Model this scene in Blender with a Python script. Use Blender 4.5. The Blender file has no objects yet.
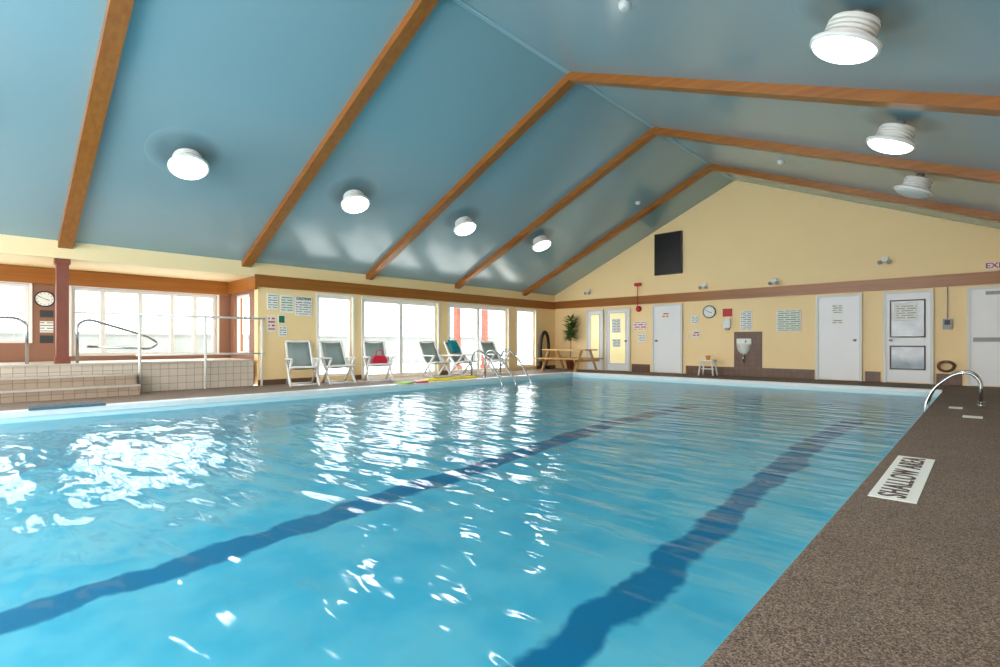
import bpy, bmesh, math, random
from mathutils import Vector, Matrix
random.seed(7)
D=bpy.data
scene=bpy.context.scene
COL=scene.collection

# ------------------------------------------------------------ materials
def srgb(c):
    def f(v):
        v/=255.0
        return v/12.92 if v<=0.04045 else ((v+0.055)/1.055)**2.4
    return (f(c[0]),f(c[1]),f(c[2]),1.0)
MATS={}
def mat(name,col,rough=0.5,metal=0.0,spec=0.5,emit=None,estr=0.0,vary=0.0,vscale=3.0,bump=0.0,bscale=50.0,coat=0.0):
    if name in MATS: return MATS[name]
    m=D.materials.new(name); m.use_nodes=True
    nt=m.node_tree; b=nt.nodes['Principled BSDF']
    b.inputs['Base Color'].default_value=srgb(col)
    b.inputs['Roughness'].default_value=rough
    b.inputs['Metallic'].default_value=metal
    b.inputs['Specular IOR Level'].default_value=spec
    b.inputs['Coat Weight'].default_value=coat
    b.inputs['Coat Roughness'].default_value=0.12
    if emit:
        b.inputs['Emission Color'].default_value=srgb(emit)
        b.inputs['Emission Strength'].default_value=estr
    tc=nt.nodes.new('ShaderNodeTexCoord')
    if vary>0:
        n=nt.nodes.new('ShaderNodeTexNoise'); n.inputs['Scale'].default_value=vscale; n.inputs['Detail'].default_value=4
        r=nt.nodes.new('ShaderNodeValToRGB')
        c=srgb(col)
        r.color_ramp.elements[0].position=0.3; r.color_ramp.elements[1].position=0.7
        r.color_ramp.elements[0].color=(c[0]*(1-vary),c[1]*(1-vary),c[2]*(1-vary),1)
        r.color_ramp.elements[1].color=(min(1,c[0]*(1+vary)),min(1,c[1]*(1+vary)),min(1,c[2]*(1+vary)),1)
        nt.links.new(tc.outputs['Object'],n.inputs['Vector'])
        nt.links.new(n.outputs['Fac'],r.inputs['Fac'])
        nt.links.new(r.outputs['Color'],b.inputs['Base Color'])
    if bump>0:
        n2=nt.nodes.new('ShaderNodeTexNoise'); n2.inputs['Scale'].default_value=bscale; n2.inputs['Detail'].default_value=3
        bp=nt.nodes.new('ShaderNodeBump'); bp.inputs['Strength'].default_value=bump; bp.inputs['Distance'].default_value=0.02
        nt.links.new(tc.outputs['Object'],n2.inputs['Vector'])
        nt.links.new(n2.outputs['Fac'],bp.inputs['Height'])
        nt.links.new(bp.outputs['Normal'],b.inputs['Normal'])
    MATS[name]=m
    return m

def wood_mat(name,c1,c2,axis=0):
    m=D.materials.new(name); m.use_nodes=True
    nt=m.node_tree; b=nt.nodes['Principled BSDF']
    b.inputs['Roughness'].default_value=0.32
    tc=nt.nodes.new('ShaderNodeTexCoord'); mp=nt.nodes.new('ShaderNodeMapping')
    s=[18,18,18]; s[axis]=0.5
    mp.inputs['Scale'].default_value=s
    n=nt.nodes.new('ShaderNodeTexNoise'); n.inputs['Scale'].default_value=1.0; n.inputs['Detail'].default_value=4; n.inputs['Distortion'].default_value=0.2
    r=nt.nodes.new('ShaderNodeValToRGB'); r.color_ramp.elements[0].position=0.25; r.color_ramp.elements[1].position=0.78
    r.color_ramp.elements[0].color=srgb(c1); r.color_ramp.elements[1].color=srgb(c2)
    nt.links.new(tc.outputs['Object'],mp.inputs['Vector']); nt.links.new(mp.outputs['Vector'],n.inputs['Vector'])
    nt.links.new(n.outputs['Fac'],r.inputs['Fac']); nt.links.new(r.outputs['Color'],b.inputs['Base Color'])
    return m

def aggregate_mat(name,cols,scale=130,rough=0.75):
    m=D.materials.new(name); m.use_nodes=True
    nt=m.node_tree; b=nt.nodes['Principled BSDF']; b.inputs['Roughness'].default_value=rough
    tc=nt.nodes.new('ShaderNodeTexCoord')
    v=nt.nodes.new('ShaderNodeTexVoronoi'); v.inputs['Scale'].default_value=scale
    sep=nt.nodes.new('ShaderNodeSeparateColor')
    r=nt.nodes.new('ShaderNodeValToRGB')
    els=r.color_ramp.elements
    els[0].position=0.0; els[0].color=srgb(cols[0]); els[1].position=1.0; els[1].color=srgb(cols[-1])
    for i,c in enumerate(cols[1:-1]):
        e=els.new((i+1)/(len(cols)-1)); e.color=srgb(c)
    n=nt.nodes.new('ShaderNodeTexNoise'); n.inputs['Scale'].default_value=1.6; n.inputs['Detail'].default_value=3
    mx=nt.nodes.new('ShaderNodeMix'); mx.data_type='RGBA'; mx.blend_type='MULTIPLY'; mx.inputs['Factor'].default_value=0.3
    bp=nt.nodes.new('ShaderNodeBump'); bp.inputs['Strength'].default_value=0.6; bp.inputs['Distance'].default_value=0.0025; bp.invert=True
    nt.links.new(tc.outputs['Object'],v.inputs['Vector']); nt.links.new(tc.outputs['Object'],n.inputs['Vector'])
    nt.links.new(v.outputs['Color'],sep.inputs['Color']); nt.links.new(sep.outputs['Red'],r.inputs['Fac'])
    nt.links.new(r.outputs['Color'],mx.inputs['A']); nt.links.new(n.outputs['Fac'],mx.inputs['B'])
    nt.links.new(mx.outputs['Result'],b.inputs['Base Color'])
    nt.links.new(v.outputs['Distance'],bp.inputs['Height']); nt.links.new(bp.outputs['Normal'],b.inputs['Normal'])
    return m

def uv_any(nt):
    tc=nt.nodes.new('ShaderNodeTexCoord'); s=nt.nodes.new('ShaderNodeSeparateXYZ')
    a=nt.nodes.new('ShaderNodeMath'); a.operation='ADD'
    c=nt.nodes.new('ShaderNodeCombineXYZ')
    nt.links.new(tc.outputs['Object'],s.inputs[0]); nt.links.new(s.outputs['X'],a.inputs[0]); nt.links.new(s.outputs['Y'],a.inputs[1])
    nt.links.new(a.outputs[0],c.inputs['X']); nt.links.new(s.outputs['Z'],c.inputs['Y'])
    return c

def brick_mat(name,c1,c2,mortar,w,h,ms,offset=0.0,rough=0.5):
    m=D.materials.new(name); m.use_nodes=True
    nt=m.node_tree; b=nt.nodes['Principled BSDF']; b.inputs['Roughness'].default_value=rough
    c=uv_any(nt); t=nt.nodes.new('ShaderNodeTexBrick')
    t.offset=offset
    t.inputs['Scale'].default_value=1.0
    t.inputs['Color1'].default_value=srgb(c1); t.inputs['Color2'].default_value=srgb(c2); t.inputs['Mortar'].default_value=srgb(mortar)
    t.inputs['Brick Width'].default_value=w; t.inputs['Row Height'].default_value=h; t.inputs['Mortar Size'].default_value=ms
    t.inputs['Mortar Smooth'].default_value=0.0
    nt.links.new(c.outputs[0],t.inputs['Vector']); nt.links.new(t.outputs['Color'],b.inputs['Base Color'])
    return m

TEAL=(140,172,181)
M_yellow=mat('wall_yellow',(255,223,166),0.55,vary=0.02,vscale=1.2)
M_header=mat('header_yellow',(252,230,180),0.6)
M_teal=mat('ceiling_teal',TEAL,0.2,spec=1.0,bump=0.02,bscale=1.2)
M_ridge=mat('ridge_strip',(160,192,200),0.5)
M_woodx=wood_mat('wood_x',(142,84,28),(172,106,40),0)
M_woody=wood_mat('wood_y',(142,84,28),(172,106,40),1)
M_woodplain=wood_mat('wood_table',(190,140,80),(222,176,112),0)
M_deck=aggregate_mat('deck_aggregate',[(54,43,37),(98,80,70),(124,103,89),(174,150,130),(106,87,75)],200)
M_deckl=aggregate_mat('deck_aggregate_pale',[(96,80,70),(138,118,104),(166,146,132),(148,128,116)],140)
M_white=mat('white_paint',(240,240,236),0.4)
M_whitepl=mat('white_plastic',(236,236,232),0.35)
M_door=mat('door_paint',(240,240,240),0.35,vary=0.015,vscale=2)
M_doorfr=mat('door_frame',(224,222,214),0.4)
M_coping=mat('coping_white',(234,238,240),0.35,vary=0.03,vscale=8)
M_basinw=mat('basin_rim_tile',(206,240,248),0.3)
M_chrome=mat('chrome',(195,198,200),0.16,metal=1.0)
M_sling=mat('sling_fabric',(146,160,156),0.8,bump=0.2,bscale=200)
M_black=mat('black_plastic',(14,14,15),0.4)
M_dark=mat('dark_grey',(60,60,62),0.5)
M_grey=mat('grey_metal',(150,152,152),0.4)
M_red=mat('sign_red',(196,32,34),0.45)
M_redbag=mat('red_fabric',(196,28,58),0.8)
M_tealtow=mat('teal_fabric',(0,140,150),0.9,bump=0.3,bscale=120)
M_green=mat('lime_foam',(150,200,60),0.6)
M_yfoam=mat('yellow_foam',(250,224,40),0.6)
M_leaf=mat('leaf_green',(80,112,50),0.5,vary=0.25,vscale=9)
M_pot=mat('terracotta',(150,86,60),0.7)
M_pillar=mat('pillar_paint',(132,74,58),0.55,vary=0.08,vscale=6)
M_redpaint=mat('red_brown_paint',(148,104,82),0.6)
M_tile=brick_mat('pale_tile',(212,198,182),(203,189,173),(140,126,114),0.15,0.1455,0.004,0.0,0.35)
M_tiletan=brick_mat('tan_tile',(176,154,134),(164,144,124),(118,100,88),0.15,0.095,0.004,0.0,0.4)
M_tread=mat('step_tread',(196,186,172),0.5,vary=0.05,vscale=10)
M_brtile=brick_mat('brown_tile',(116,82,60),(102,72,54),(80,58,46),0.15,0.15,0.005,0.0,0.4)
M_mat=mat('slate_mat',(88,110,124),0.7,bump=0.4,bscale=120)
M_lens=mat('lamp_lens_lit',(255,255,255),0.3,emit=(255,253,246),estr=4.0)
M_lensoff=mat('lamp_lens_off',(205,210,210),0.25)
M_paper=mat('paper_white',(242,242,236),0.6)
M_print=brick_mat('printed_lines',(110,110,108),(150,150,146),(242,242,234),0.26,0.054,0.018,0.43,0.6)
M_printg=brick_mat('printed_lines_green',(100,122,110),(140,154,144),(232,236,222),0.30,0.058,0.019,0.43,0.6)
M_printr=brick_mat('printed_lines_red',(190,50,48),(214,110,100),(244,234,226),0.22,0.08,0.022,0.43,0.6)
M_pane_in=mat('door_glass_interior',(128,140,146),0.08,spec=0.8,vary=0.4,vscale=2.6)
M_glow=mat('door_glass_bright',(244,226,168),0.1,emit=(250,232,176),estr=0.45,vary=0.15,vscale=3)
M_bronze=mat('sign_brown',(64,40,30),0.5)
M_ground=mat('terrace_concrete',(225,225,222),0.8,vary=0.05)
M_garden=mat('garden_wall',(132,136,132),0.8,vary=0.12,vscale=1.5)
M_amber=mat('amber',(220,150,60),0.5)

def halo_mat():  # lamp's shadow halo on the ceiling, painted as a radial darkening
    m=D.materials.new('painted_lamp_halo'); m.use_nodes=True; nt=m.node_tree
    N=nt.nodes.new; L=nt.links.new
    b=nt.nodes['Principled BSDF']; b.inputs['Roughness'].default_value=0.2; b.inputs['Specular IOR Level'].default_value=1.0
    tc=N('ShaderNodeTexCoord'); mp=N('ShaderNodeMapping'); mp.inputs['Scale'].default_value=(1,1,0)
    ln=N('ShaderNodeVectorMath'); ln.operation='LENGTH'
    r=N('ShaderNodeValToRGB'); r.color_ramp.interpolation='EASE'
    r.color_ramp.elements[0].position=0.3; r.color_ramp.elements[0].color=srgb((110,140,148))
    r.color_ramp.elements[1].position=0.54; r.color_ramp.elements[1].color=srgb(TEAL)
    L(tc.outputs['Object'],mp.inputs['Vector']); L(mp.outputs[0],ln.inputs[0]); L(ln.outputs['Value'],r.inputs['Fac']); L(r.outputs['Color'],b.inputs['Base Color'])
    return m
M_halo=halo_mat()

def glass_mat():
    m=D.materials.new('window_glass'); m.use_nodes=True; nt=m.node_tree
    for n in list(nt.nodes): nt.nodes.remove(n)
    o=nt.nodes.new('ShaderNodeOutputMaterial'); mx=nt.nodes.new('ShaderNodeMixShader')
    t=nt.nodes.new('ShaderNodeBsdfTransparent'); g=nt.nodes.new('ShaderNodeBsdfGlossy'); g.inputs['Roughness'].default_value=0.02
    t.inputs['Color'].default_value=(0.97,0.99,1,1)
    mx.inputs['Fac'].default_value=0.05
    nt.links.new(t.outputs[0],mx.inputs[1]); nt.links.new(g.outputs[0],mx.inputs[2]); nt.links.new(mx.outputs[0],o.inputs['Surface'])
    return m
M_glass=glass_mat()

LANES=((-1.66,0.15),(-4.55,0.19))
def basin_mat():
    m=D.materials.new('basin_paint'); m.use_nodes=True; nt=m.node_tree
    N=nt.nodes.new; L=nt.links.new
    b=nt.nodes['Principled BSDF']; b.inputs['Roughness'].default_value=0.6
    tc=N('ShaderNodeTexCoord'); sp=N('ShaderNodeSeparateXYZ'); L(tc.outputs['Object'],sp.inputs[0])
    n=N('ShaderNodeTexNoise'); n.inputs['Scale'].default_value=2.2; n.inputs['Detail'].default_value=3.0; n.inputs['Roughness'].default_value=0.55
    L(tc.outputs['Object'],n.inputs['Vector'])
    s=N('ShaderNodeMath'); s.operation='SUBTRACT'; s.inputs[1].default_value=0.5; L(n.outputs['Fac'],s.inputs[0])
    k=N('ShaderNodeMath'); k.operation='MULTIPLY_ADD'; k.inputs[1].default_value=0.34; L(s.outputs[0],k.inputs[0]); L(sp.outputs['X'],k.inputs[2])
    facs=[]
    for (xc,hw) in LANES:
        a=N('ShaderNodeMath'); a.operation='SUBTRACT'; a.inputs[1].default_value=xc; L(k.outputs[0],a.inputs[0])
        ab=N('ShaderNodeMath'); ab.operation='ABSOLUTE'; L(a.outputs[0],ab.inputs[0])
        mr=N('ShaderNodeMapRange'); mr.interpolation_type='SMOOTHSTEP'
        mr.inputs['From Min'].default_value=hw-0.035; mr.inputs['From Max'].default_value=hw+0.035
        mr.inputs['To Min'].default_value=1.0; mr.inputs['To Max'].default_value=0.0
        L(ab.outputs[0],mr.inputs['Value']); facs.append(mr.outputs[0])
    mx=N('ShaderNodeMath'); mx.operation='MAXIMUM'; L(facs[0],mx.inputs[0]); L(facs[1],mx.inputs[1])
    en=N('ShaderNodeMath'); en.operation='LESS_THAN'; en.inputs[1].default_value=10.8; L(sp.outputs['Y'],en.inputs[0])
    ml=N('ShaderNodeMath'); ml.operation='MULTIPLY'; L(mx.outputs[0],ml.inputs[0]); L(en.outputs[0],ml.inputs[1])
    r=N('ShaderNodeValToRGB'); r.color_ramp.elements[0].position=0.35; r.color_ramp.elements[1].position=0.65
    r.color_ramp.elements[0].color=srgb((118,224,250)); r.color_ramp.elements[1].color=srgb((168,240,255))
    n2=N('ShaderNodeTexNoise'); n2.inputs['Scale'].default_value=1.8; n2.inputs['Detail'].default_value=3; L(tc.outputs['Object'],n2.inputs['Vector']); L(n2.outputs['Fac'],r.inputs['Fac'])
    mc=N('ShaderNodeMix'); mc.data_type='RGBA'; mc.inputs['B'].default_value=srgb((18,142,190))
    L(ml.outputs[0],mc.inputs['Factor']); L(r.outputs['Color'],mc.inputs['A']); L(mc.outputs['Result'],b.inputs['Base Color'])
    return m
M_basin=basin_mat()

def water_mat():
    m=D.materials.new('pool_water'); m.use_nodes=True; nt=m.node_tree
    for n in list(nt.nodes): nt.nodes.remove(n)
    N=nt.nodes.new; L=nt.links.new
    o=N('ShaderNodeOutputMaterial'); mx=N('ShaderNodeMixShader')
    t=N('ShaderNodeBsdfTransparent'); g=N('ShaderNodeBsdfGlossy')
    t.inputs['Color'].default_value=(0.78,0.975,1.0,1)
    g.inputs['Roughness'].default_value=0.07
    fr=N('ShaderNodeFresnel'); fr.inputs['IOR'].default_value=1.22
    tc=N('ShaderNodeTexCoord')
    mp=N('ShaderNodeMapping'); mp.inputs['Rotation'].default_value=(0,0,math.radians(-44)); mp.inputs['Scale'].default_value=(0.65,2.0,1.0)
    n1=N('ShaderNodeTexNoise'); n1.inputs['Scale'].default_value=2.3; n1.inputs['Detail'].default_value=1.6; n1.inputs['Roughness'].default_value=0.4; n1.inputs['Distortion'].default_value=0.15
    n2=N('ShaderNodeTexNoise'); n2.inputs['Scale'].default_value=6.5; n2.inputs['Detail'].default_value=1.0
    ma=N('ShaderNodeMath'); ma.operation='MULTIPLY_ADD'; ma.inputs[1].default_value=0.10
    bp=N('ShaderNodeBump'); bp.inputs['Strength'].default_value=1.0; bp.inputs['Distance'].default_value=0.043
    L(tc.outputs['Object'],mp.inputs['Vector']); L(mp.outputs[0],n1.inputs['Vector']); L(mp.outputs[0],n2.inputs['Vector'])
    L(n2.outputs['Fac'],ma.inputs[0]); L(n1.outputs['Fac'],ma.inputs[2]); L(ma.outputs[0],bp.inputs['Height'])
    L(bp.outputs[0],g.inputs['Normal']); L(bp.outputs[0],fr.inputs['Normal'])
    L(fr.outputs[0],mx.inputs['Fac']); L(t.outputs[0],mx.inputs[1]); L(g.outputs[0],mx.inputs[2]); L(mx.outputs[0],o.inputs['Surface'])
    return m
M_water=water_mat()

# ------------------------------------------------------------ mesh helpers
def box(bm,x0,x1,y0,y1,z0,z1,mi=0):
    vs=[bm.verts.new(p) for p in ((x0,y0,z0),(x1,y0,z0),(x1,y1,z0),(x0,y1,z0),(x0,y0,z1),(x1,y0,z1),(x1,y1,z1),(x0,y1,z1))]
    for f in ((0,3,2,1),(4,5,6,7),(0,1,5,4),(1,2,6,5),(2,3,7,6),(3,0,4,7)):
        fc=bm.faces.new([vs[i] for i in f]); fc.material_index=mi
    return vs
def obox(bm,c,dx,dy,dz,rot=None,mi=0):
    vs=box(bm,-dx/2,dx/2,-dy/2,dy/2,-dz/2,dz/2,mi)
    M=Matrix.Translation(Vector(c)) @ (rot.to_4x4() if rot else Matrix.Identity(4))
    for v in vs: v.co=M@v.co
def prism(bm,poly,axis,a,b,mi=0):
    def P(p,t):
        if axis=='y': return (p[0],t,p[1])
        if axis=='x': return (t,p[0],p[1])
        return (p[0],p[1],t)
    A=[bm.verts.new(P(p,a)) for p in poly]; B=[bm.verts.new(P(p,b)) for p in poly]
    f=bm.faces.new(A); f.material_index=mi
    f=bm.faces.new(list(reversed(B))); f.material_index=mi
    n=len(poly)
    for i in range(n):
        f=bm.faces.new((A[i],B[i],B[(i+1)%n],A[(i+1)%n])); f.material_index=mi
def ring(bm,a,b,c,d,w,axis,t0,t1,mi=0):
    def P(h,v,t): return (h,t,v) if axis=='y' else (t,h,v)
    outer=[(a,c),(b,c),(b,d),(a,d)]; inner=[(a+w,c+w),(b-w,c+w),(b-w,d-w),(a+w,d-w)]
    O0=[bm.verts.new(P(*p,t0)) for p in outer]; O1=[bm.verts.new(P(*p,t1)) for p in outer]
    I0=[bm.verts.new(P(*p,t0)) for p in inner]; I1=[bm.verts.new(P(*p,t1)) for p in inner]
    for i in range(4):
        j=(i+1)%4
        for q in ((O0[i],O0[j],I0[j],I0[i]),(O1[i],I1[i],I1[j],O1[j]),(O0[i],O1[i],O1[j],O0[j]),(I0[i],I0[j],I1[j],I1[i])):
            bm.faces.new(q).material_index=mi
def smooth_pts(pts,n=6):
    P=[Vector(p) for p in pts]; out=[]
    for i in range(len(P)-1):
        p0=P[max(i-1,0)];p1=P[i];p2=P[i+1];p3=P[min(i+2,len(P)-1)]
        for k in range(n):
            t=k/n
            out.append(0.5*((2*p1)+(-p0+p2)*t+(2*p0-5*p1+4*p2-p3)*t*t+(-p0+3*p1-3*p2+p3)*t**3))
    out.append(P[-1]); return out
def fillet(pts,r=0.1,n=6):
    P=[Vector(p) for p in pts]; out=[P[0]]
    for i in range(1,len(P)-1):
        a=(P[i-1]-P[i]); b=(P[i+1]-P[i]); rr=min(r,a.length*0.48,b.length*0.48)
        A=P[i]+a.normalized()*rr; B=P[i]+b.normalized()*rr
        for k in range(n+1):
            t=k/n; out.append((1-t)**2*A+2*t*(1-t)*P[i]+t*t*B)
    out.append(P[-1]); return out
def tube(bm,pts,r,seg=10,mi=0):
    P=[Vector(p) for p in pts]; rings=[]
    up=None
    for i,p in enumerate(P):
        if i==0: t=P[1]-P[0]
        elif i==len(P)-1: t=P[-1]-P[-2]
        else: t=P[i+1]-P[i-1]
        t.normalize()
        if up is None:
            up=Vector((0,0,1)) if abs(t.z)<0.9 else Vector((1,0,0))
        s=t.cross(up)
        if s.length<1e-5: s=t.cross(Vector((0,1,0)))
        s.normalize(); up=s.cross(t).normalized()
        rings.append([bm.verts.new(p+r*(math.cos(2*math.pi*k/seg)*s+math.sin(2*math.pi*k/seg)*up)) for k in range(seg)])
    for a,b in zip(rings,rings[1:]):
        for k in range(seg):
            f=bm.faces.new((a[k],a[(k+1)%seg],b[(k+1)%seg],b[k])); f.material_index=mi; f.smooth=True
    f=bm.faces.new(list(reversed(rings[0]))); f.material_index=mi
    f=bm.faces.new(rings[-1]); f.material_index=mi
def lathe(bm,prof,seg=32,c=(0,0,0),mi=0,sm=True):
    rings=[]
    for (r,z) in prof:
        rings.append([bm.verts.new((c[0]+max(r,1e-4)*math.cos(2*math.pi*k/seg),c[1]+max(r,1e-4)*math.sin(2*math.pi*k/seg),c[2]+z)) for k in range(seg)])
    for a,b in zip(rings,rings[1:]):
        for k in range(seg):
            f=bm.faces.new((a[k],a[(k+1)%seg],b[(k+1)%seg],b[k])); f.material_index=mi; f.smooth=sm
    bm.faces.new(list(reversed(rings[0]))).material_index=mi; bm.faces.new(rings[-1]).material_index=mi
def mk(name,bm,mats,parent=None,loc=(0,0,0),rot=(0,0,0),recalc=True,bevel=0.0):
    if bevel>0:
        bmesh.ops.bevel(bm,geom=list(bm.edges),offset=bevel,segments=2,affect='EDGES',profile=0.6)
    if recalc: bmesh.ops.recalc_face_normals(bm,faces=bm.faces)
    me=D.meshes.new(name); bm.to_mesh(me); bm.free()
    if not isinstance(mats,(list,tuple)): mats=[mats]
    for m in mats: me.materials.append(m)
    o=D.objects.new(name,me); COL.objects.link(o)
    o.location=loc; o.rotation_euler=rot
    if parent: o.parent=parent
    return o
def thing(name,label,cat,loc=(0,0,0),rot=(0,0,0),group=None):
    e=D.objects.new(name,None); COL.objects.link(e); e.empty_display_size=0.2
    e.location=loc; e.rotation_euler=rot; e['label']=label; e['category']=cat
    if group: e['group']=group
    return e
def tag(o,label,cat,group=None):
    o['label']=label; o['category']=cat
    if group: o['group']=group
    return o
def struct(o,label=None):
    o['kind']='structure'
    if label: o['label']=label
    return o
def clone(t,loc,rot=None,label=None,swap=None):
    n=t.copy(); COL.objects.link(n); n.location=loc
    if rot is not None: n.rotation_euler=rot
    if label: n['label']=label
    for c in t.children:
        k=c.copy(); COL.objects.link(k); k.parent=n
        if swap and c.name.split('.')[0] in swap:
            k.data=c.data.copy(); k.data.materials[0]=swap[c.name.split('.')[0]]
    return n
def B(): return bmesh.new()

# ------------------------------------------------------------ constants
XL,XR,YF,YB=-11.77,3.0,15.35,-4.0
RX,RZ=-5.24,5.67
EL=2.75
SL=(RZ-EL)/(RX-XL); SR=0.415
ER=RZ-SR*(XR-RX)
PX0,PX1,PY1=-9.5,-0.612,13.3
AX=-13.48; AY=4.48
def FX(x): return 14.575*x/(16.70+0.1083*x)
def FZ(x,z): return 0.95+(z-0.95)*15.35/(16.70+0.1083*x)
def LY(y): return 0.9384*y-1.343
# ------------------------------------------------------------ room shell
bm=B(); box(bm,PX1,XR,YB,YF,-0.3,0)
o=mk('floor',bm,M_deck)
m=o.modifiers.new('bev','BEVEL'); m.width=0.02; m.segments=3
struct(o,'brown exposed aggregate pool deck')
bm=B(); box(bm,XL,PX1,PY1,YF,-0.3,0); struct(mk('floor',bm,M_deck),'brown aggregate deck beside the gable wall')
bm=B(); box(bm,XL,PX0,YB,PY1,-0.3,0); struct(mk('floor',bm,M_deckl),'pale aggregate pool deck beside the windows')
bm=B(); box(bm,-30,XL-0.2,-8,26,-0.4,-0.12); struct(mk('floor',bm,M_ground),'pale concrete terrace outside')

bm=B(); prism(bm,[(XL-0.2,EL-0.2*SL),(RX,RZ),(RX,RZ+0.1),(XL-0.2,EL+0.1)],'y',YB,YF+0.2)
struct(mk('ceiling',bm,M_teal),'glossy teal painted sloping ceiling')
bm=B(); prism(bm,[(RX,RZ),(XR+0.2,RZ-SR*(XR+0.2-RX)),(XR+0.2,RZ-SR*(XR+0.2-RX)+0.1),(RX,RZ+0.1)],'y',YB,YF+0.2)
struct(mk('ceiling',bm,M_teal),'glossy teal painted sloping ceiling')
bm=B(); prism(bm,[(RX-0.04,RZ-0.04*SL-0.008),(RX,RZ-0.012),(RX+0.04,RZ-0.04*SR-0.008),(RX+0.04,RZ),(RX-0.04,RZ)],'y',YB,YF)
struct(mk('trim_1',bm,M_ridge),'pale blue ridge joint strip')

bm=B(); prism(bm,[(XL-0.2,-0.3),(XR+0.2,-0.3),(XR+0.2,ER),(RX,RZ+0.08),(XL-0.2,EL)],'y',YF,YF+0.2)
struct(mk('wall_far',bm,M_yellow),'pale yellow gable wall')
bm=B(); box(bm,XR,XR+0.2,YB,YF,0,ER); struct(mk('wall_right',bm,M_yellow),'pale yellow side wall')

def wall_open(name,x0,x1,y0,y1,z0,z1,ops,mt,label):
    bm=B(); y=y0
    for (a,b,c,d) in sorted(ops):
        if a>y: box(bm,x0,x1,y,a,z0,z1)
        if c>z0: box(bm,x0,x1,a,b,z0,c)
        if d<z1: box(bm,x0,x1,a,b,d,z1)
        y=b
    if y<y1: box(bm,x0,x1,y,y1,z0,z1)
    return struct(mk(name,bm,mt),label)
W=[(LY(7.72),LY(8.72)),(LY(9.04),LY(11.72)),(LY(12.2),LY(15.0)),(LY(15.5),LY(16.55))]
ops=[(W[0][0],W[0][1],0.12,2.12),(W[1][0],W[1][1],0.03,2.12),(W[2][0],W[2][1],0.03,2.12),(W[3][0],W[3][1],0.12,2.12)]
wall_open('wall_left',XL-0.2,XL,AY,YF,0,EL,ops,M_yellow,'pale yellow wall with glazed patio doors')
bm=B(); box(bm,XL-0.2,XL,YB,AY,2.44,EL); struct(mk('wall_header',bm,M_header),'pale yellow header above the spa alcove')
bm=B(); box(bm,AX-0.2,XL-0.2,YB,AY+0.2,2.44,2.5); struct(mk('ceiling',bm,M_header),'pale yellow alcove soffit')
aops=[(-1.4,0.82,0.95,2.1),(1.46,4.17,0.68,2.1)]
wall_open('wall_alcove',AX-0.2,AX,YB,AY,0,2.5,aops,M_redpaint,'red-brown painted alcove wall')
bm=B()
box(bm,AX-0.2,AX+0.25,AY,AY+0.2,0,2.5); box(bm,XL-0.5,XL-0.2,AY,AY+0.2,0,2.5)
box(bm,AX+0.25,XL-0.5,AY,AY+0.2,0,0.68); box(bm,AX+0.25,XL-0.5,AY,AY+0.2,2.1,2.5)
struct(mk('wall_alcove_end',bm,M_redpaint),'red-brown end wall of the alcove')

tz0,tz1=2.23,2.50
bm=B(); box(bm,XL,XR,YF-0.06,YF,tz0,tz1); struct(mk('trim_2',bm,M_woodx),'varnished wood band')
bm=B(); box(bm,XL,XL+0.06,AY-0.02,YF-0.06,tz0-0.02,tz1-0.02); struct(mk('trim_3',bm,M_woody),'varnished wood band')
bm=B(); box(bm,AX,AX+0.08,YB,AY,2.12,2.44); struct(mk('trim_4',bm,M_woody),'varnished wood beam over alcove windows')
bm=B(); box(bm,AX+0.08,XL+0.06,AY-0.08,AY-0.02,2.15,2.48); struct(mk('trim_5',bm,M_woodx),'varnished wood band')
bm=B(); box(bm,XL-0.02,XL+0.03,YB,AY-0.08,2.44,2.50); struct(mk('trim_6',bm,M_header),'pale edge moulding')
bm=B()
for (a,b) in ((-7.3,-3.62),(-2.42,-2.08),(-0.92,-0.42),(-9.2,-8.55)): box(bm,FX(a),FX(b),YF-0.03,YF,0.0,0.25)
struct(mk('baseboard_far',bm,M_brtile),'brown tiled baseboard')
bm=B()
for (a,b) in ((AY,W[0][0]-0.06),(W[0][1]+0.06,W[1][0]-0.06),(W[1][1]+0.06,W[2][0]-0.06),(W[3][1]+0.06,YF)): box(bm,XL,XL+0.02,a,b,0,0.12)
struct(mk('baseboard_left',bm,M_brtile),'brown tiled baseboard')

wn=[0]
def window_x(x,y0,y1,z0,z1,muls=(),rails=(),fw=0.06,label='white framed window'):
    wn[0]+=1
    bm=B(); a,b=x-0.14,x-0.06
    ring(bm,y0,y1,z0,z1,fw,'x',a,b)
    w=struct(mk('window_%d'%wn[0],bm,M_white),label)
    for mu in muls:
        bm=B(); box(bm,a+0.005,b+0.005,mu-fw*0.6,mu+fw*0.6,z0+fw,z1-fw); mk('mullion',bm,M_white,parent=w)
    for (ra,rb,rz) in rails:
        bm=B(); box(bm,a+0.01,b-0.01,ra,rb,rz-0.025,rz+0.025); mk('rail',bm,M_white,parent=w)
    bm=B(); box(bm,x-0.105,x-0.1,y0+fw*0.5,y1-fw*0.5,z0+fw*0.5,z1-fw*0.5)
    mk('pane',bm,M_glass,parent=w)
    bm=B(); c=0.05
    prism(bm,[(y0-c,z0),(y0,z0),(y0,z1),(y1,z1),(y1,z0),(y1+c,z0),(y1+c,z1+c),(y0-c,z1+c)],'x',x,x+0.02)
    mk('casing',bm,M_white,parent=w)
    return w
window_x(XL,W[0][0],W[0][1],0.12,2.12)
window_x(XL,W[1][0],W[1][1],0.03,2.12,muls=(LY(10.36),),label='white sliding glass patio door',fw=0.085)
window_x(XL,W[2][0],W[2][1],0.03,2.12,muls=(LY(13.55),),label='white sliding glass patio door',fw=0.085)
window_x(XL,W[3][0],W[3][1],0.12,2.12)
window_x(AX,-1.4,0.82,0.95,2.1,muls=(-0.2,),rails=((-1.35,0.76,1.55),))
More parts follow.
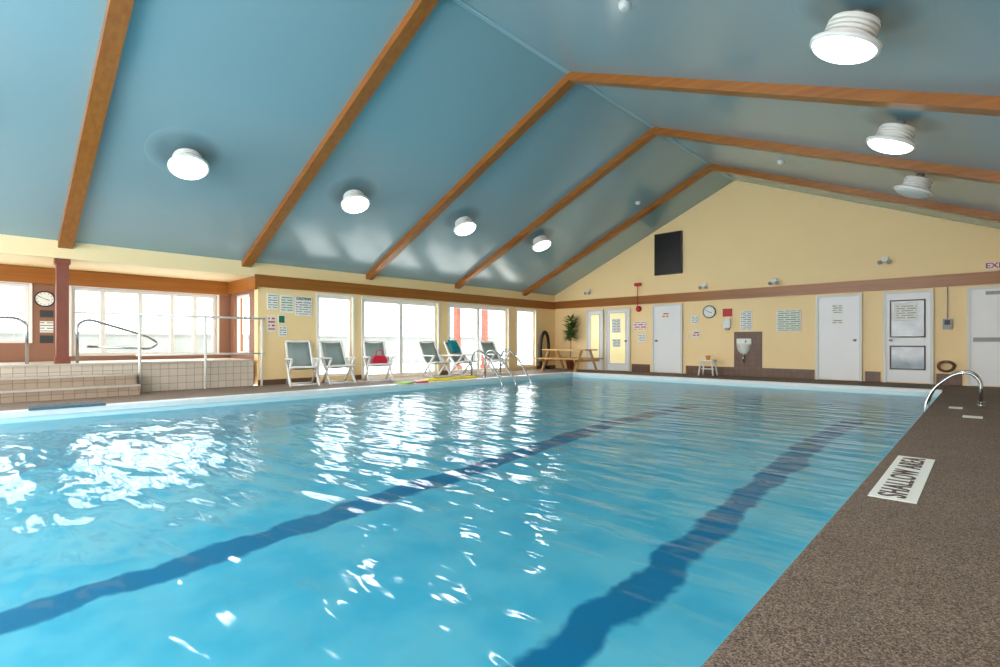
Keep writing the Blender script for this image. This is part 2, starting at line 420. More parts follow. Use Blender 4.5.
window_x(AX,1.46,4.17,0.68,2.1,muls=(1.98,2.64,3.25,3.72),rails=((1.5,4.1,1.58),),fw=0.07)
a,b=AX+0.25,XL-0.5
bm=B(); y0=AY+0.06;y1=AY+0.12
ring(bm,a,b,0.68,2.1,0.06,'y',y0,y1)
w=struct(mk('window_7',bm,M_white),'white framed window')
bm=B(); box(bm,(a+b)/2-0.03,(a+b)/2+0.03,y0,y1,0.74,2.04); mk('mullion',bm,M_white,parent=w)
bm=B(); box(bm,a+0.03,b-0.03,y0+0.03,y0+0.035,0.71,2.07); mk('pane',bm,M_glass,parent=w)

for i,(x,y) in enumerate(((-14.8,13.1),(-14.8,14.6),(-14.8,16.2))):
    bm=B(); box(bm,-0.1,0.1,-0.1,0.1,0,2.6); box(bm,-0.14,0.14,-0.14,0.14,0,0.2); box(bm,-0.14,0.14,-0.14,0.14,2.45,2.6)
    tag(mk('porch_post',bm,M_pillar,loc=(x,y,-0.12)),'red-brown square post on the terrace outside','post','terrace posts')
t=thing('garden_wall','low grey wall along the terrace outside','wall',(-22,9,-0.12))
bm=B(); box(bm,-0.12,0.12,-15,15,0,1.35); mk('body',bm,M_garden,parent=t)
bm=B(); box(bm,-0.18,0.18,-15,15,1.35,1.43); mk('coping',bm,M_garden,parent=t)

def beam(yc,side):
    w,dp=0.20,0.14
    bm=B()
    if side=='l': prism(bm,[(XL,EL),(RX,RZ),(RX,RZ-dp),(XL,EL-dp*0.9)],'y',yc-w/2,yc+w/2)
    else: prism(bm,[(RX,RZ),(XR,ER),(XR,ER-dp),(RX,RZ-dp)],'y',yc-w/2,yc+w/2)
    tag(mk('ceiling_beam',bm,M_woodx),'varnished wood rafter beam under the teal ceiling','beam','roof rafter beams')
for y in (1.19,4.24,7.32,10.42,13.58,-1.9):
    beam(y,'l'); beam(y,'r')

# ------------------------------------------------------------ pool
pool=thing('swimming_pool','indoor swimming pool with clear turquoise water','swimming pool',(0,0,0))
def fz(y):
    if y<1: return -0.80-0.03*(1-y)
    if y<7.5: return -0.80+0.40*(y-1)/6.5
    return -0.40
bm=B()
ys=[YB]+[i*0.5 for i in range(-7,16)]+[9,11,PY1]
rows=[[bm.verts.new((PX0,y,fz(y))),bm.verts.new((PX1,y,fz(y)))] for y in ys]
for a,b in zip(rows,rows[1:]): bm.faces.new((a[0],a[1],b[1],b[0]))
basin=mk('basin_floor',bm,M_basin,parent=pool,recalc=False)
bm=B()
box(bm,PX0-0.03,PX0+0.01,YB,PY1+0.03,-1.1,-0.01); box(bm,PX1-0.01,PX1+0.02,YB,PY1+0.03,-1.1,-0.05); box(bm,PX0,PX1,PY1-0.01,PY1+0.03,-1.1,-0.01); box(bm,PX0,PX1,YB-0.03,YB,-1.1,-0.01)
mk('basin_wall',bm,M_basinw,parent=pool)
bm=B()
prism(bm,[(PX0-0.24,YB),(PX0+0.03,YB),(PX0+0.03,PY1-0.03),(PX1,PY1-0.03),(PX1,PY1+0.15),(PX0-0.24,PY1+0.15)],'z',-0.06,0.02)
mk('coping',bm,M_coping,parent=pool,bevel=0.008)
bm=B()
vs=[bm.verts.new(p) for p in ((PX0+0.01,YB,-0.13),(PX1-0.01,YB,-0.13),(PX1-0.01,PY1-0.01,-0.13),(PX0+0.01,PY1-0.01,-0.13))]
bm.faces.new(vs); mk('water_surface',bm,M_water,parent=pool,recalc=False)

def rail_thing(y,label,group):
    t=thing('pool_handrail',label,'handrail',(PX0-0.5,y,0),group=group)
    bm=B()
    tube(bm,fillet([(0,0,0),(0.0,0,0.55),(0.12,0,0.74),(0.36,0,0.74),(0.66,0,0.54),(1.15,0,-0.1),(1.18,0,-0.38)],0.14),0.025,10)
    mk('rail',bm,M_chrome,parent=t)
    bm=B(); lathe(bm,[(0.06,0.0),(0.06,0.012),(0.035,0.03)],20); mk('flange',bm,M_chrome,parent=t)
    return t
for y in (9.37,9.88,10.49): rail_thing(y,'chrome curved handrail leading into the pool','entry handrails')

lad=thing('pool_ladder','chrome pool ladder with two looped grab rails','pool ladder',(PX1,10.6,0))
for dy in (0,0.5):
    bm=B(); tube(bm,fillet([(0.57,dy,0),(0.57,dy,0.36),(0.46,dy,0.50),(0.26,dy,0.47),(0.02,dy,0.24),(-0.08,dy,-0.02),(-0.09,dy,-0.39)],0.16),0.022,12)
    mk('grab_rail',bm,M_chrome,parent=lad)
    bm=B(); lathe(bm,[(0.05,0.0),(0.05,0.012),(0.025,0.03)],20,c=(0.57,dy,0)); mk('flange',bm,M_chrome,parent=lad)
for z in (-0.2,-0.36):
    bm=B(); box(bm,-0.12,-0.05,0.0,0.5,z-0.012,z+0.012); mk('step',bm,M_chrome,parent=lad)

# ------------------------------------------------------------ spa platform, steps
pf=thing('spa_platform','raised tiled spa platform in the window alcove','platform',(0,0,0))
bm=B(); box(bm,AX+0.03,XL,YB,AY-0.09,0,0.55); mk('body',bm,M_tile,parent=pf)
bm=B(); box(bm,AX+0.03,XL+0.03,YB,AY-0.09,0.55,0.585); mk('coping',bm,M_tread,parent=pf)
st=thing('spa_steps','tan tiled steps up to the spa platform','steps',(0,0,0))
for i,(x0,xx,z) in enumerate(((XL+0.035,XL+0.32,0.38),(XL+0.32,XL+0.62,0.19))):
    bm=B(); box(bm,x0,xx,-3.0,2.17,0,z-0.03); mk('riser',bm,M_tiletan,parent=st)
    bm=B(); box(bm,x0,xx+0.02,-3.0,2.18,z-0.03,z); mk('tread',bm,M_tread,parent=st)
t=thing('pillar','smooth red-brown square pillar on the spa platform','pillar',(XL-0.12,1.16,0.585))
bm=B(); box(bm,-0.085,0.085,-0.085,0.085,0.12,1.76); mk('shaft',bm,M_pillar,parent=t)
bm=B(); box(bm,-0.105,0.105,-0.105,0.105,0,0.12); mk('base',bm,M_pillar,parent=t)
bm=B(); box(bm,-0.105,0.105,-0.105,0.105,1.76,1.86); mk('capital',bm,M_pillar,parent=t)

rl=thing('guard_railing','white metal railing along the spa platform','railing',(XL+0.12,0,0))
bm=B(); tube(bm,[(0,2.0,1.49),(0,4.58,1.49)],0.024,10); mk('top_rail',bm,M_white,parent=rl)
bm=B(); tube(bm,[(0,2.2,0.72),(0,4.58,0.72)],0.02,10); mk('lower_rail',bm,M_white,parent=rl)
for y in (2.26,3.39,4.52):
    bm=B(); tube(bm,[(0,y,0),(0,y,1.49)],0.024,10); mk('post',bm,M_white,parent=rl)
t=thing('spa_grab_rail','steel looped grab rail on the spa platform','handrail',(XL-0.3,0,0.585),group='spa grab rails')
bm=B(); tube(bm,fillet([(0,1.39,0),(0,1.39,0.72),(0,1.55,0.81),(0,2.47,0.5),(0,2.66,0.36),(0,2.52,0.25),(0,1.53,0.30)],0.12),0.024,10); mk('rail',bm,M_chrome,parent=t)
t=thing('spa_grab_rail','steel looped grab rail on the spa platform','handrail',(XL-0.3,0,0.585),group='spa grab rails')
bm=B(); tube(bm,fillet([(0,0.71,0),(0,0.71,0.70),(0,0.58,0.80),(0,-0.15,0.80),(0,-0.30,0.6),(0,-0.30,0)],0.12),0.024,10); mk('rail',bm,M_chrome,parent=t)

# ------------------------------------------------------------ lamps
def make_lamp(loc,rot):
    t=thing('ceiling_lamp','round white vapour lamp with glowing lens','ceiling lamp',loc,rot,group='pool ceiling lamps')
    bm=B(); prof=[(0.0,-0.09)]
    for k in range(1,9):
        a=k/8*math.pi/2
        prof.append((0.255*math.sin(a),-0.09*math.cos(a)))
    prof+= [(0.255,0.02)]
    lathe(bm,prof,40); mk('lens',bm,M_lens,parent=t)
    bm=B(); lathe(bm,[(0.252,0.0),(0.28,0.0),(0.285,0.035),(0.22,0.06)],40); mk('rim',bm,M_whitepl,parent=t)
    bm=B(); prof=[(0.17,0.055)]
    for k in range(4):
        z=0.065+k*0.037
        prof+=[(0.205,z),(0.205,z+0.018),(0.175,z+0.02),(0.175,z+0.035)]
    prof+=[(0.19,0.222),(0.11,0.235)]
    lathe(bm,prof,40,sm=False); mk('housing',bm,M_whitepl,parent=t)
    bm=B(); tube(bm,[(0,0,0.22),(0,0,0.30)],0.05,12); mk('stem',bm,M_grey,parent=t)
    bm=B(); lathe(bm,[(0.0,0.2975),(0.545,0.2985),(0.55,0.2999)],64,sm=False); mk('shadow_halo_disc',bm,M_halo,parent=t)  # thin disc added to carry the painted shadow halo around the lamp
    return t
def lz(x): return (EL+(x-XL)*SL) if x<RX else (RZ-SR*(x-RX))
LX,RXL=-8.97,-0.90
def lp(x,y):
    k=SL if x<RX else SR
    return (x,y,lz(x)-0.30*math.sqrt(1+k*k))
rotL=(0,-math.atan(SL),0); rotR=(0,math.atan(SR),0)
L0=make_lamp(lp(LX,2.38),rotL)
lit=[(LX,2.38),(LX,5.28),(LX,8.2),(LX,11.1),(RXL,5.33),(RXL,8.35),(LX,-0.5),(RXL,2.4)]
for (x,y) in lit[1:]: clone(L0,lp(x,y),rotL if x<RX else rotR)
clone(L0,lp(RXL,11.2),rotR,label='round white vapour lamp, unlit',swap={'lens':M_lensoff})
for (x,y) in lit:
    ld=D.lights.new('lamp_light','AREA'); ld.shape='DISK'; ld.size=0.46; ld.energy=18; ld.color=(1,0.95,0.86)
    lo=D.objects.new('lamp_light',ld); COL.objects.link(lo)
    r=rotL if x<RX else rotR
    n=Matrix.Rotation(r[1],3,'Y')@Vector((0,0,-1))
    lo.location=Vector(lp(x,y))+n*0.10; lo.rotation_euler=r
for (x,y) in ((-2.86,4.98),(-7.0,12.9),(-3.1,11.8)):
    bm=B(); lathe(bm,[(0.03,-0.05),(0.055,-0.045),(0.07,-0.01),(0.07,0.03)],24)
    tag(mk('smoke_detector',bm,M_whitepl,loc=(x,y,lz(x)-0.02)),'small white round detector on the ceiling','smoke detector','ceiling detectors')

# ------------------------------------------------------------ chairs
def make_chair(loc,rz):
    t=thing('patio_chair','white folding armchair with pale grey-green sling','chair',loc,(0,0,rz),group='poolside chairs')
    for s in (-1,1):
        y=0.30*s
        bm=B(); tube(bm,[(0.32,y,0.0),(-0.22,y,0.58)],0.028,8); mk('leg',bm,M_whitepl,parent=t)
        bm=B(); tube(bm,[(-0.30,y*0.91,0.0),(0.28,y*0.91,0.57)],0.028,8); mk('leg',bm,M_whitepl,parent=t)
        bm=B(); obox(bm,(0.02,y,0.60),0.64,0.07,0.035); mk('armrest',bm,M_whitepl,parent=t,bevel=0.01)
    bm=B()
    A=[(-0.12,-0.26,0.37),(-0.32,-0.26,0.68),(-0.50,-0.26,0.99)]; Bk=[(x,-y,z) for (x,y,z) in reversed(A)]
    tube(bm,fillet(A+Bk,0.05,4),0.028,8); mk('back_frame',bm,M_whitepl,parent=t)
    bm=B(); tube(bm,fillet([(-0.14,-0.26,0.36),(0.35,-0.26,0.42),(0.35,0.26,0.42),(-0.14,0.26,0.36)],0.05,4),0.025,8); mk('seat_frame',bm,M_whitepl,parent=t)
    bm=B(); tube(bm,[(0.295,-0.30,0.03),(0.295,0.30,0.03)],0.018,8); mk('crossbar',bm,M_whitepl,parent=t)
    bm=B(); tube(bm,[(-0.27,-0.27,0.03),(-0.27,0.27,0.03)],0.018,8); mk('crossbar',bm,M_whitepl,parent=t)
    def sheet(pts):
        bm=B(); rows=[]
        for p in pts:
            rows.append([bm.verts.new((p[0],0.24*q,p[1]-0.02*(1-q*q))) for q in (-1,-0.5,0,0.5,1)])
        for a,b in zip(rows,rows[1:]):
            for i in range(4):
                f=bm.faces.new((a[i],a[i+1],b[i+1],b[i])); f.smooth=True
        return bm
    o=mk('seat',sheet([(-0.12,0.375),(0.0,0.385),(0.18,0.40),(0.34,0.415)]),M_sling,parent=t); o.modifiers.new('s','SOLIDIFY').thickness=0.012
    o=mk('backrest',sheet([(-0.14,0.42),(-0.24,0.57),(-0.34,0.73),(-0.49,0.97)]),M_sling,parent=t); o.modifiers.new('s','SOLIDIFY').thickness=0.012
    return t
CX=-11.12
C0=make_chair((CX,5.2,0),math.radians(-14))
for (x,y,a) in ((CX,6.08,-8),(CX,7.18,-20),(CX,9.06,-5),(CX,10.04,2),(CX,11.45,-10)):
    clone(C0,(x,y,0),(0,0,math.radians(a)))
t=thing('handbag','crimson fabric bag resting on a chair seat','bag',(CX+0.1,7.15,0.415),(0,0,math.radians(-20)))
bm=B(); prism(bm,[(-0.17,0),(0.17,0),(0.19,0.1),(0.13,0.22),(-0.13,0.22),(-0.19,0.1)],'x',-0.09,0.09); mk('body',bm,M_redbag,parent=t,bevel=0.02)
bm=B(); tube(bm,smooth_pts([(0,-0.09,0.2),(0,-0.06,0.33),(0,0.06,0.33),(0,0.09,0.2)]),0.012,8); mk('handle',bm,M_redbag,parent=t)
bm=B(); rows=[]
P=[(-0.29,0.70),(-0.38,0.85),(-0.46,1.0),(-0.505,1.04),(-0.56,1.0),(-0.55,0.82),(-0.53,0.72)]
for i,p in enumerate(P):
    rows.append([bm.verts.new((p[0]+0.03+0.012*math.sin(q*9+i),0.17*q+0.02,p[1]+0.015*math.sin(7*q))) for q in (-1,-0.6,-0.2,0.2,0.6,1)])
for a,b in zip(rows,rows[1:]):
    for i in range(5):
        f=bm.faces.new((a[i],a[i+1],b[i+1],b[i])); f.smooth=True
o=mk('towel',bm,M_tealtow,loc=(CX,10.04,0),rot=(0,0,math.radians(2))); o.modifiers.new('s','SOLIDIFY').thickness=0.02
tag(o,'teal towel draped over a chair back','towel')

bm=B(); tube(bm,smooth_pts([(-9.72,7.7,0.06),(-9.66,8.2,0.06),(-9.70,8.75,0.06),(-9.64,9.2,0.06)]),0.035,12)
tag(mk('pool_noodle',bm,M_yfoam),'yellow foam pool noodle lying on the coping','pool noodle')
def kick(x,y,rz,mt,label):
    bm=B(); pts=[(-0.14,-0.22),(0.14,-0.22),(0.15,0.1)]+[(0.15*math.cos(a),0.1+0.14*math.sin(a)) for a in (0.4,0.8,1.2,1.57,1.94,2.34,2.74)]+[(-0.15,0.1)]
    prism(bm,pts,'z',0,0.035); tag(mk('kickboard',bm,mt,loc=(x,y,0.021),rot=(0,0,rz),bevel=0.008),label,'kickboard','kickboards on the coping')
kick(-9.62,6.95,0.5,M_green,'lime green foam kickboard on the pool edge')
kick(-9.68,7.4,1.2,M_red,'red foam kickboard on the pool edge')
kick(-9.98,7.9,0.2,M_yfoam,'yellow foam kickboard on the pool deck')
bm=B(); box(bm,-0.2,0.2,-0.42,0.42,0,0.03)
for k in range(10): box(bm,-0.18,0.18,-0.40+k*0.083,-0.36+k*0.083,0.03,0.038)
tag(mk('rubber_mat',bm,M_mat,loc=(-9.66,1.0,0.021)),'slate blue ribbed mat on the pool edge','mat')

# ------------------------------------------------------------ text
def text_mesh(s,size,name,mt,parent,loc,rot,sx=1.0,off=0.012,sp=1.0):
    c=D.curves.new(name,'FONT'); c.body=s; c.size=size; c.align_x='CENTER'; c.align_y='CENTER'; c.extrude=0.002; c.offset=size*off; c.space_character=sp
    tmp=D.objects.new('tmp',c); COL.objects.link(tmp)
    dg=bpy.context.evaluated_depsgraph_get(); me=D.meshes.new_from_object(tmp.evaluated_get(dg))
    D.objects.remove(tmp)
    me.name=name; me.materials.clear(); me.materials.append(mt)
    o=D.objects.new(name,me); COL.objects.link(o); o.parent=parent; o.location=loc; o.rotation_euler=rot; o.scale=(sx,1,1)
    return o
t=thing('deck_sign','white deck sign reading SHALLOW AREA','sign',(-0.41,4.64,0))
bm=B(); box(bm,-0.118,0.118,-0.775,0.775,0,0.004); mk('plate',bm,M_paper,parent=t)
text_mesh('SHALLOW AREA',0.20,'lettering',M_bronze,t,(0,0,0.006),(0,0,math.radians(90)),0.88,0.008,1.14)
for (x,y,w,l) in ((-0.115,8.9,0.19,0.24),(-0.31,10.0,0.15,0.26)):
    bm=B(); box(bm,-w/2,w/2,-l/2,l/2,0,0.004)
    tag(mk('depth_marker_tile',bm,[M_paper],loc=(x,y,0)),'small white marker tile set on the deck','tile','deck marker tiles')

# ------------------------------------------------------------ doors on the gable wall
dn=[0]
ZT=2.18
def door(x0,x1,glass=(),label='white painted door',knob='r',pane=M_pane_in,zt=ZT,fixed=False):
    dn[0]+=1; n=dn[0]
    if not fixed: xm=(x0+x1)/2; x0,x1=FX(x0),FX(x1)
    bm=B(); f=0.06
    box(bm,x0+f,x1-f,YF-0.05,YF,0.02,zt-f)
    d=struct(mk('door_%d'%n,bm,M_door),label)
    bm=B(); prism(bm,[(x0,0),(x0+f,0),(x0+f,zt-f),(x1-f,zt-f),(x1-f,0),(x1,0),(x1,zt),(x0,zt)],'y',YF-0.08,YF)
    mk('frame',bm,M_doorfr,parent=d)
    for (a,b,c,e) in glass:
        a,b=FX(a),FX(b); c,e=FZ(xm,c),FZ(xm,e)
        bm=B(); box(bm,a,b,YF-0.055,YF-0.05,c,e); mk('pane',bm,pane,parent=d)
        bm=B(); g=0.03; ring(bm,a-g,b+g,c-g,e+g,g,'y',YF-0.065,YF-0.05)
        mk('pane_frame',bm,M_doorfr if pane is M_glow else M_dark,parent=d)
    if knob:
        kx=x1-f-0.09 if knob=='r' else x0+f+0.09
        bm=B(); lathe(bm,[(0.035,0),(0.035,0.01),(0.015,0.015),(0.015,0.04),(0.032,0.05),(0.032,0.07),(0.02,0.08)],20)
        mk('handle',bm,M_grey,parent=d,loc=(kx,YF-0.05,1.02),rot=(math.radians(90),0,0))
    return d
door(-8.44,-7.40,knob='l')
door(-3.58,-2.48,knob='r')
door(-2.02,-0.97,glass=[(-1.84,-1.16,1.12,2.02),(-1.84,-1.16,0.3,0.85)],label='white door with two glass panels',knob='l')
d=door(FX(-0.33),1.5,label='white double exit door',knob=None,fixed=True)
x_=FX(-0.33)
bm=B(); box(bm,x_+0.1,x_+0.8,YF-0.12,YF-0.05,0.98,1.07); mk('push_bar',bm,M_grey,parent=d)
bm=B(); box(bm,x_+0.3,x_+0.9,YF-0.13,YF-0.08,2.0,2.07); mk('closer',bm,M_grey,parent=d)
door(-10.2,-9.25,glass=[(-10.02,-9.43,0.25,1.98)],label='glazed door with white frame',knob='r',pane=M_glow,zt=2.12)
door(-10.98,-10.28,glass=[(-10.8,-10.46,0.3,1.95)],label='white door with glass panel',knob=None,pane=M_glow,zt=2.12)

# ------------------------------------------------------------ wall items, far wall
def flat(name,x0,x1,z0,z1,mt,label,cat,dep=0.015,dy=0.0):
    xm=(x0+x1)/2; x0,x1=FX(x0),FX(x1); z0,z1=FZ(xm,z0),FZ(xm,z1)
    cx,cz=(x0+x1)/2,(z0+z1)/2
    bm=B(); box(bm,x0-cx,x1-cx,-dep,0,z0-cz,z1-cz,0)
    mats=[M_paper,mt]
    g=0.025
    if x1-x0>0.12 and mt is not M_red: box(bm,x0-cx+g,x1-cx-g,-dep-0.002,-dep,z0-cz+g,z1-cz-g,1)
    else: mats=[mt]
    o=mk(name,bm,mats,loc=(cx,YF-dy,cz)); return tag(o,label,cat)
flat('wall_poster',-5.62,-5.28,1.33,1.92,M_print,'white printed notice on the yellow wall','poster')
flat('notice_board',-4.6,-3.96,1.28,1.90,M_printg,'pale printed rules board with a thin frame','notice board',0.03)
flat('warning_sign',-6.14,-5.86,1.76,2.0,M_red,'red rectangular sign above a dispenser','sign')
flat('wall_poster',-9.15,-8.66,1.38,1.68,M_printr,'red and white printed notice','poster')
flat('wall_poster',-8.98,-8.7,0.98,1.26,M_print,'white printed notice beside a door','poster')
flat('wall_poster',-7.14,-6.9,1.55,1.82,M_print,'small white notice on the yellow wall','poster')
flat('warning_sign',-7.1,-6.86,1.12,1.36,M_printr,'small red and white sign on the yellow wall','sign')
flat('wall_poster',-3.2,-2.92,1.72,2.02,M_print,'white notice taped on a white door','poster',0.01,0.05)
flat('wall_poster',-3.2,-2.92,1.44,1.62,M_print,'small white notice on a white door','poster',0.01,0.05)
flat('wall_poster',-8.1,-7.85,1.75,1.98,M_printr,'small notice on a white door','poster',0.01,0.05)
flat('wall_poster',-1.76,-1.30,1.52,1.96,M_print,'white notice behind door glass','poster',0.004,0.056)
flat('wall_poster',-9.95,-9.6,1.3,1.8,M_print,'notices on a glazed door','poster',0.004,0.056)
flat('wall_poster',-9.93,-9.6,0.8,1.1,M_printg,'notices on a glazed door','poster',0.004,0.056)
t=thing('soap_dispenser','white wall dispenser under a red sign','dispenser',(FX(-5.99),YF,1.33))
bm=B(); box(bm,-0.1,0.1,-0.12,0,0.06,0.34); mk('body',bm,M_whitepl,parent=t,bevel=0.02)
bm=B(); box(bm,-0.05,0.05,-0.09,-0.02,0.0,0.06); mk('nozzle',bm,M_grey,parent=t)
t=thing('display_panel','large black rectangular panel mounted on the gable','display panel',(FX(-7.88),YF,FZ(-7.88,3.87)))
bm=B(); box(bm,-0.45,0.45,-0.10,0,-0.66,0.66); mk('frame',bm,M_dark,parent=t,bevel=0.01)
bm=B(); box(bm,-0.43,0.43,-0.105,-0.10,-0.64,0.64); mk('screen',bm,M_black,parent=t)
def clock(loc,rz,r,label):
    t=thing('wall_clock',label,'clock',loc,(0,0,rz))
    rot=(math.radians(90),0,0)
    bm=B(); lathe(bm,[(r,0),(r,0.04),(r*0.9,0.05),(r*0.88,0.035)],32); mk('rim',bm,M_black,parent=t,rot=rot)
    bm=B(); lathe(bm,[(r*0.88,0.0),(r*0.88,0.038)],32); mk('face',bm,M_paper,parent=t,rot=rot)
    for k in range(12):
        bm=B(); a=k*math.pi/6; obox(bm,(r*0.74*math.sin(a),-0.04,r*0.74*math.cos(a)),r*0.05,0.004,r*0.14,Matrix.Rotation(a,3,'Y'))
        mk('hour_mark',bm,M_black,parent=t)
    for (a,l,w) in ((1.9,0.5,0.07),(5.2,0.7,0.045)):
        bm=B(); obox(bm,(r*l/2*math.sin(a),-0.044,r*l/2*math.cos(a)),r*w,0.004,r*l,Matrix.Rotation(a,3,'Y')); mk('hand',bm,M_black,parent=t)
clock((FX(-6.55),YF,FZ(-6.55,1.92)),0,0.19,'round wall clock with black rim and white face')
clock((AX,1.05,1.82),math.radians(90),0.155,'round wall clock between alcove windows')
for (z0,z1,mt,lb) in ((1.46,1.6,M_dark,'small dark plaque under the clock'),(1.16,1.38,M_print,'small white notice under the clock'),(0.95,1.1,M_dark,'small dark plaque under the clock')):
    bm=B(); box(bm,0,0.015,-0.1,0.1,-(z1-z0)/2,(z1-z0)/2)
    tag(mk('wall_plaque',bm,mt,loc=(AX,1.08,(z0+z1)/2)),lb,'plaque')
bm=B(); box(bm,FX(-5.8),FX(-5.0),YF-0.02,YF,0.25,1.27); struct(mk('trim_7',bm,M_brtile),'brown tile splash panel')
t=thing('drinking_fountain','white wall-mounted basin on a brown tile panel','drinking fountain',(FX(-5.5),YF-0.02,0.74))
def halfbowl(bm,prof,seg=16):
    R=[]
    for (r,z) in prof: R.append([bm.verts.new((r*math.cos(math.pi+math.pi*k/seg),r*1.1*math.sin(math.pi+math.pi*k/seg),z)) for k in range(seg+1)])
    for a,b in zip(R,R[1:]):
        for k in range(seg):
            f=bm.faces.new((a[k],a[k+1],b[k+1],b[k])); f.smooth=True
bm=B(); halfbowl(bm,[(0.001,-0.12),(0.1,-0.11),(0.17,0.0),(0.2,0.16),(0.2,0.19),(0.18,0.19),(0.15,0.1),(0.02,0.06)]); mk('bowl',bm,M_whitepl,parent=t)
bm=B(); box(bm,-0.2,0.2,-0.05,0,0.16,0.34); mk('backplate',bm,M_whitepl,parent=t,bevel=0.015)
bm=B(); tube(bm,fillet([(0.08,-0.05,0.26),(0.08,-0.14,0.28),(0.08,-0.16,0.22)],0.04),0.015,8); mk('spout',bm,M_chrome,parent=t)
bm=B(); tube(bm,[(0,-0.08,-0.12),(0,-0.08,-0.3),(0,0.0,-0.34)],0.02,8); mk('drain_pipe',bm,M_chrome,parent=t)
sx_,sy_=FX(-6.42),YF-0.45
t=thing('step_stool','small white plastic stool with four legs','stool',(sx_,sy_,0))
bm=B(); box(bm,-0.2,0.2,-0.16,0.16,0.42,0.46); mk('seat',bm,M_whitepl,parent=t,bevel=0.01)
for sx in (-1,1):
    for sy in (-1,1):
        bm=B(); tube(bm,[(0.21*sx,0.16*sy,0),(0.16*sx,0.12*sy,0.43)],0.022,8); mk('leg',bm,M_whitepl,parent=t)
bm=B(); box(bm,-0.18,0.18,-0.012,0.012,0.18,0.21); mk('stretcher',bm,M_whitepl,parent=t)
bm=B(); lathe(bm,[(0.05,0),(0.07,0.12),(0.06,0.12)],16); tag(mk('plastic_tub',bm,M_amber,loc=(sx_,sy_,0.46)),'small amber tub on the stool','tub')
for i,(x,z) in enumerate(((-10.9,2.78),(-4.65,2.72),(-1.98,3.08),(-6.7,2.72))):
    t=thing('emergency_light','small grey twin-headed emergency light','emergency light',(FX(x),YF,FZ(x,z)+0.02),group='emergency lights')
    bm=B(); box(bm,-0.07,0.07,-0.09,0,-0.04,0.08); mk('body',bm,M_whitepl,parent=t,bevel=0.01)
    for s in (-1,1):
        bm=B(); lathe(bm,[(0.02,0),(0.05,0.05),(0.05,0.07)],16); mk('lamp_head',bm,M_grey,parent=t,loc=(0.07*s,-0.09,-0.04),rot=(math.radians(110),0,0.3*s))
t=thing('exit_sign','white exit sign with red letters','sign',(0.18,YF,2.62))
bm=B(); box(bm,-0.18,0.18,-0.06,0,-0.085,0.085); mk('box',bm,M_paper,parent=t,bevel=0.008)
text_mesh('EXIT',0.16,'lettering',M_red,t,(0,-0.062,0),(math.radians(90),0,0),1.05,0.02)
t=thing('fire_alarm','red alarm bell with conduit on the yellow wall','alarm',(FX(-8.95),YF,2.08))
bm=B(); lathe(bm,[(0.1,0),(0.1,0.03),(0.06,0.06),(0.01,0.07)],24); mk('bell',bm,M_red,parent=t,rot=(math.radians(90),0,0))
bm=B(); tube(bm,[(0,-0.1,0.1),(0,-0.1,0.75)],0.012,8); mk('conduit',bm,M_red,parent=t)
bm=B(); box(bm,-0.1,0.1,-0.13,0.0,0.75,0.85); mk('junction_box',bm,M_red,parent=t)
t=thing('control_box','grey wall control box with cable','control box',(FX(-0.7),YF,1.38))
bm=B(); box(bm,-0.08,0.08,-0.08,0,-0.12,0.12); mk('box',bm,M_grey,parent=t,bevel=0.01)
bm=B(); tube(bm,[(0,-0.03,0.12),(0,-0.03,0.84)],0.01,8); mk('cable',bm,M_grey,parent=t)
bm=B(); box(bm,-0.05,0.05,-0.082,-0.08,-0.02,0.09); mk('dial',bm,M_dark,parent=t)
t=thing('hose_coil','brown hose coiled on a wall hook','hose',(FX(-0.72),YF-0.08,0.42))
M_hose=mat('hose_brown',(120,74,52),0.5)
bm=B()
pts=[]
for a in range(97):
    r=0.16-0.0005*a; pts.append((r*math.cos(a*math.pi/12),-0.0009*a,0.8*r*math.sin(a*math.pi/12)))
tube(bm,pts,0.014,8)
mk('hose',bm,M_hose,parent=t)
bm=B(); box(bm,-0.03,0.03,-0.06,0.08,0.09,0.13); mk('hook',bm,M_grey,parent=t)
t=thing('light_switch','white switch plate on the yellow wall','switch',(FX(-7.25),YF,1.15))
bm=B(); box(bm,-0.04,0.04,-0.015,0,-0.06,0.06); mk('plate',bm,M_whitepl,parent=t)
bm=B(); box(bm,-0.012,0.012,-0.022,-0.015,-0.02,0.02); mk('toggle',bm,M_whitepl,parent=t)

def flatl(y0,y1,z0,z1,mt,label,name='wall_poster',head=None,hz=0.0):
    y0,y1=LY(y0),LY(y1)
    cy,cz=(y0+y1)/2,(z0+z1)/2; bm=B(); g=0.02
    box(bm,0,0.015,y0-cy,y1-cy,z0-cz,z1-cz,0); box(bm,0.015,0.017,y0-cy+g,y1-cy-g,z0-cz+g,z1-cz-g-(0.1 if head else 0),1)
    o=tag(mk(name,bm,[M_paper,mt],loc=(XL,cy,cz)),label,'poster' if name=='wall_poster' else 'sign')
    if head: text_mesh(head,0.085,'lettering',M_black,o,(0.018,0,(z1-z0)/2-0.06),(math.radians(90),0,math.radians(90)),0.95,0.03)
flatl(6.42,6.68,1.72,2.08,M_print,'white printed notice on the yellow wall')
flatl(6.74,7.06,1.66,2.06,M_printg,'pale green printed notice on the yellow wall')
flatl(7.10,7.55,1.6,2.06,M_print,'large white printed poster headed CAUTION',head='CAUTION')
flatl(6.42,6.62,1.2,1.58,M_printr,'red and white prohibition sign','warning_sign')
flatl(6.68,6.86,1.4,1.6,mat('sign_green',(30,120,80),0.5),'small green square sign','warning_sign')
flatl(6.7,6.9,1.1,1.34,M_print,'small white notice on the yellow wall')

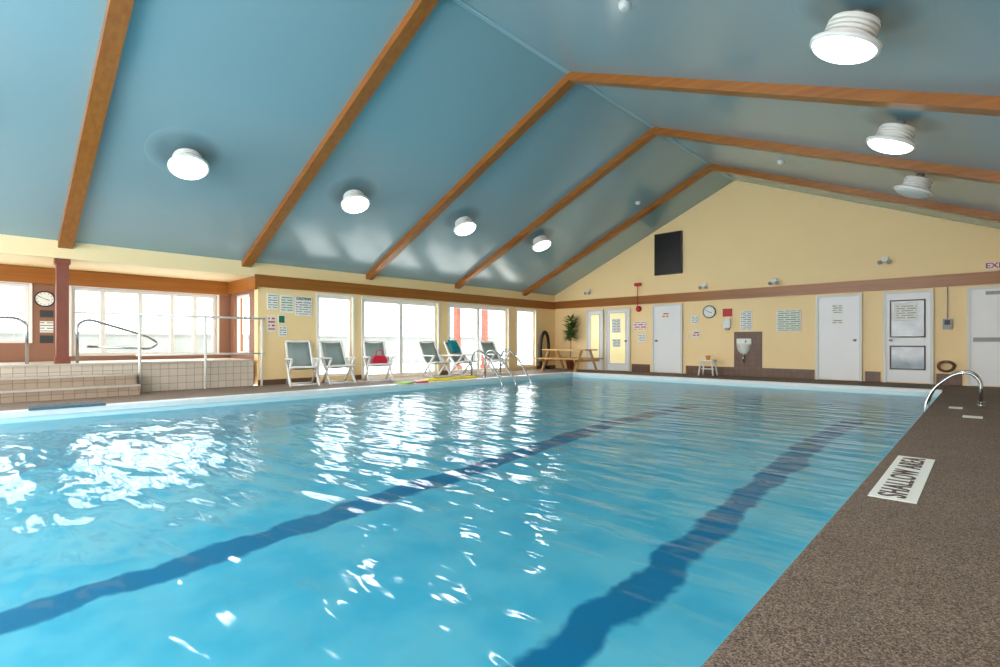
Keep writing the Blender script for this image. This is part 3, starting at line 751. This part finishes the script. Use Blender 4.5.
# ------------------------------------------------------------ picnic table, plant, hose
t=thing('picnic_table','pale wooden picnic table with attached benches','picnic table',(-10.25,14.15,0))
bm=B()
box(bm,-0.9,0.9,-0.36,0.36,0.70,0.725)
for k in range(5): box(bm,-0.9,0.9,-0.36+k*0.146,-0.36+k*0.146+0.135,0.725,0.74)
mk('table_top',bm,M_woodplain,parent=t)
for s in (-1,1):
    bm=B(); box(bm,-0.9,0.9,0.62*s-0.13,0.62*s+0.13,0.41,0.45); mk('bench',bm,M_woodplain,parent=t)
    for q in (-1,1):
        bm=B(); prism(bm,[(0.58*q,0),(0.68*q,0),(0.3*q,0.70),(0.2*q,0.70)],'x',0.68*s-0.02,0.68*s+0.02); mk('leg',bm,M_woodplain,parent=t)
    bm=B(); box(bm,0.72*s-0.02,0.72*s+0.02,-0.72,0.72,0.33,0.41); mk('cross_brace',bm,M_woodplain,parent=t)
t=thing('potted_plant','tall leafy plant in a terracotta pot','plant',(-10.85,15.05,0))
bm=B(); lathe(bm,[(0.11,0),(0.16,0.3),(0.18,0.3),(0.18,0.36),(0.16,0.36),(0.15,0.31)],24); mk('pot',bm,M_pot,parent=t)
bm=B(); tube(bm,smooth_pts([(0,0,0.3),(0.03,0,0.9),(0.0,0.02,1.4),(0.02,0,1.7)]),0.018,8); mk('stem',bm,M_pot,parent=t)
bm=B()
for k in range(260):
    z=random.uniform(1.1,1.8); a=random.uniform(0,2*math.pi); l=random.uniform(0.2,0.36); el=random.uniform(-0.5,0.7)
    d=Vector((math.cos(a)*math.cos(el),math.sin(a)*math.cos(el)*0.75,math.sin(el))); s=d.cross(Vector((0,0,1))).normalized()*0.05
    o_=Vector((0.01,0,z))+d*random.uniform(0,0.12)
    if (o_+d*l).y>0.22: d.y*=0.35
    pts=[o_,o_+d*l*0.5+s,o_+d*l,o_+d*l*0.5-s]
    bm.faces.new([bm.verts.new(p) for p in pts])
mk('foliage',bm,M_leaf,parent=t)
t=thing('vacuum_hose','black ribbed hose hung in a loop by the window','hose',(XL+0.14,14.55,0))
bm=B(); tube(bm,smooth_pts([(0.0,-0.22,0.06),(0,-0.25,0.7),(0,-0.18,1.15),(0,0,1.35),(0,0.18,1.15),(0,0.22,0.7),(0,0.1,0.3),(0.05,-0.05,0.1),(0.1,0.1,0.06)],6),0.06,10); mk('hose',bm,M_black,parent=t)
bm=B(); box(bm,-0.13,0.03,-0.03,0.03,1.24,1.28); mk('hook',bm,M_grey,parent=t)

# ------------------------------------------------------------ world and camera
w=D.worlds.new('World'); scene.world=w; w.use_nodes=True
bg=w.node_tree.nodes['Background']; bg.inputs['Color'].default_value=(1.0,0.99,0.98,1); bg.inputs['Strength'].default_value=6.0
scene.view_settings.view_transform='Standard'
scene.view_settings.look='None'
cam=D.cameras.new('Camera'); co=D.objects.new('Camera',cam); COL.objects.link(co)
co.location=(0,0,0.95); co.rotation_euler=(math.radians(90),0,math.radians(43.67))
cam.sensor_width=36; cam.lens=36*508/1000; cam.shift_y=0.0095; cam.clip_start=0.02
scene.camera=co
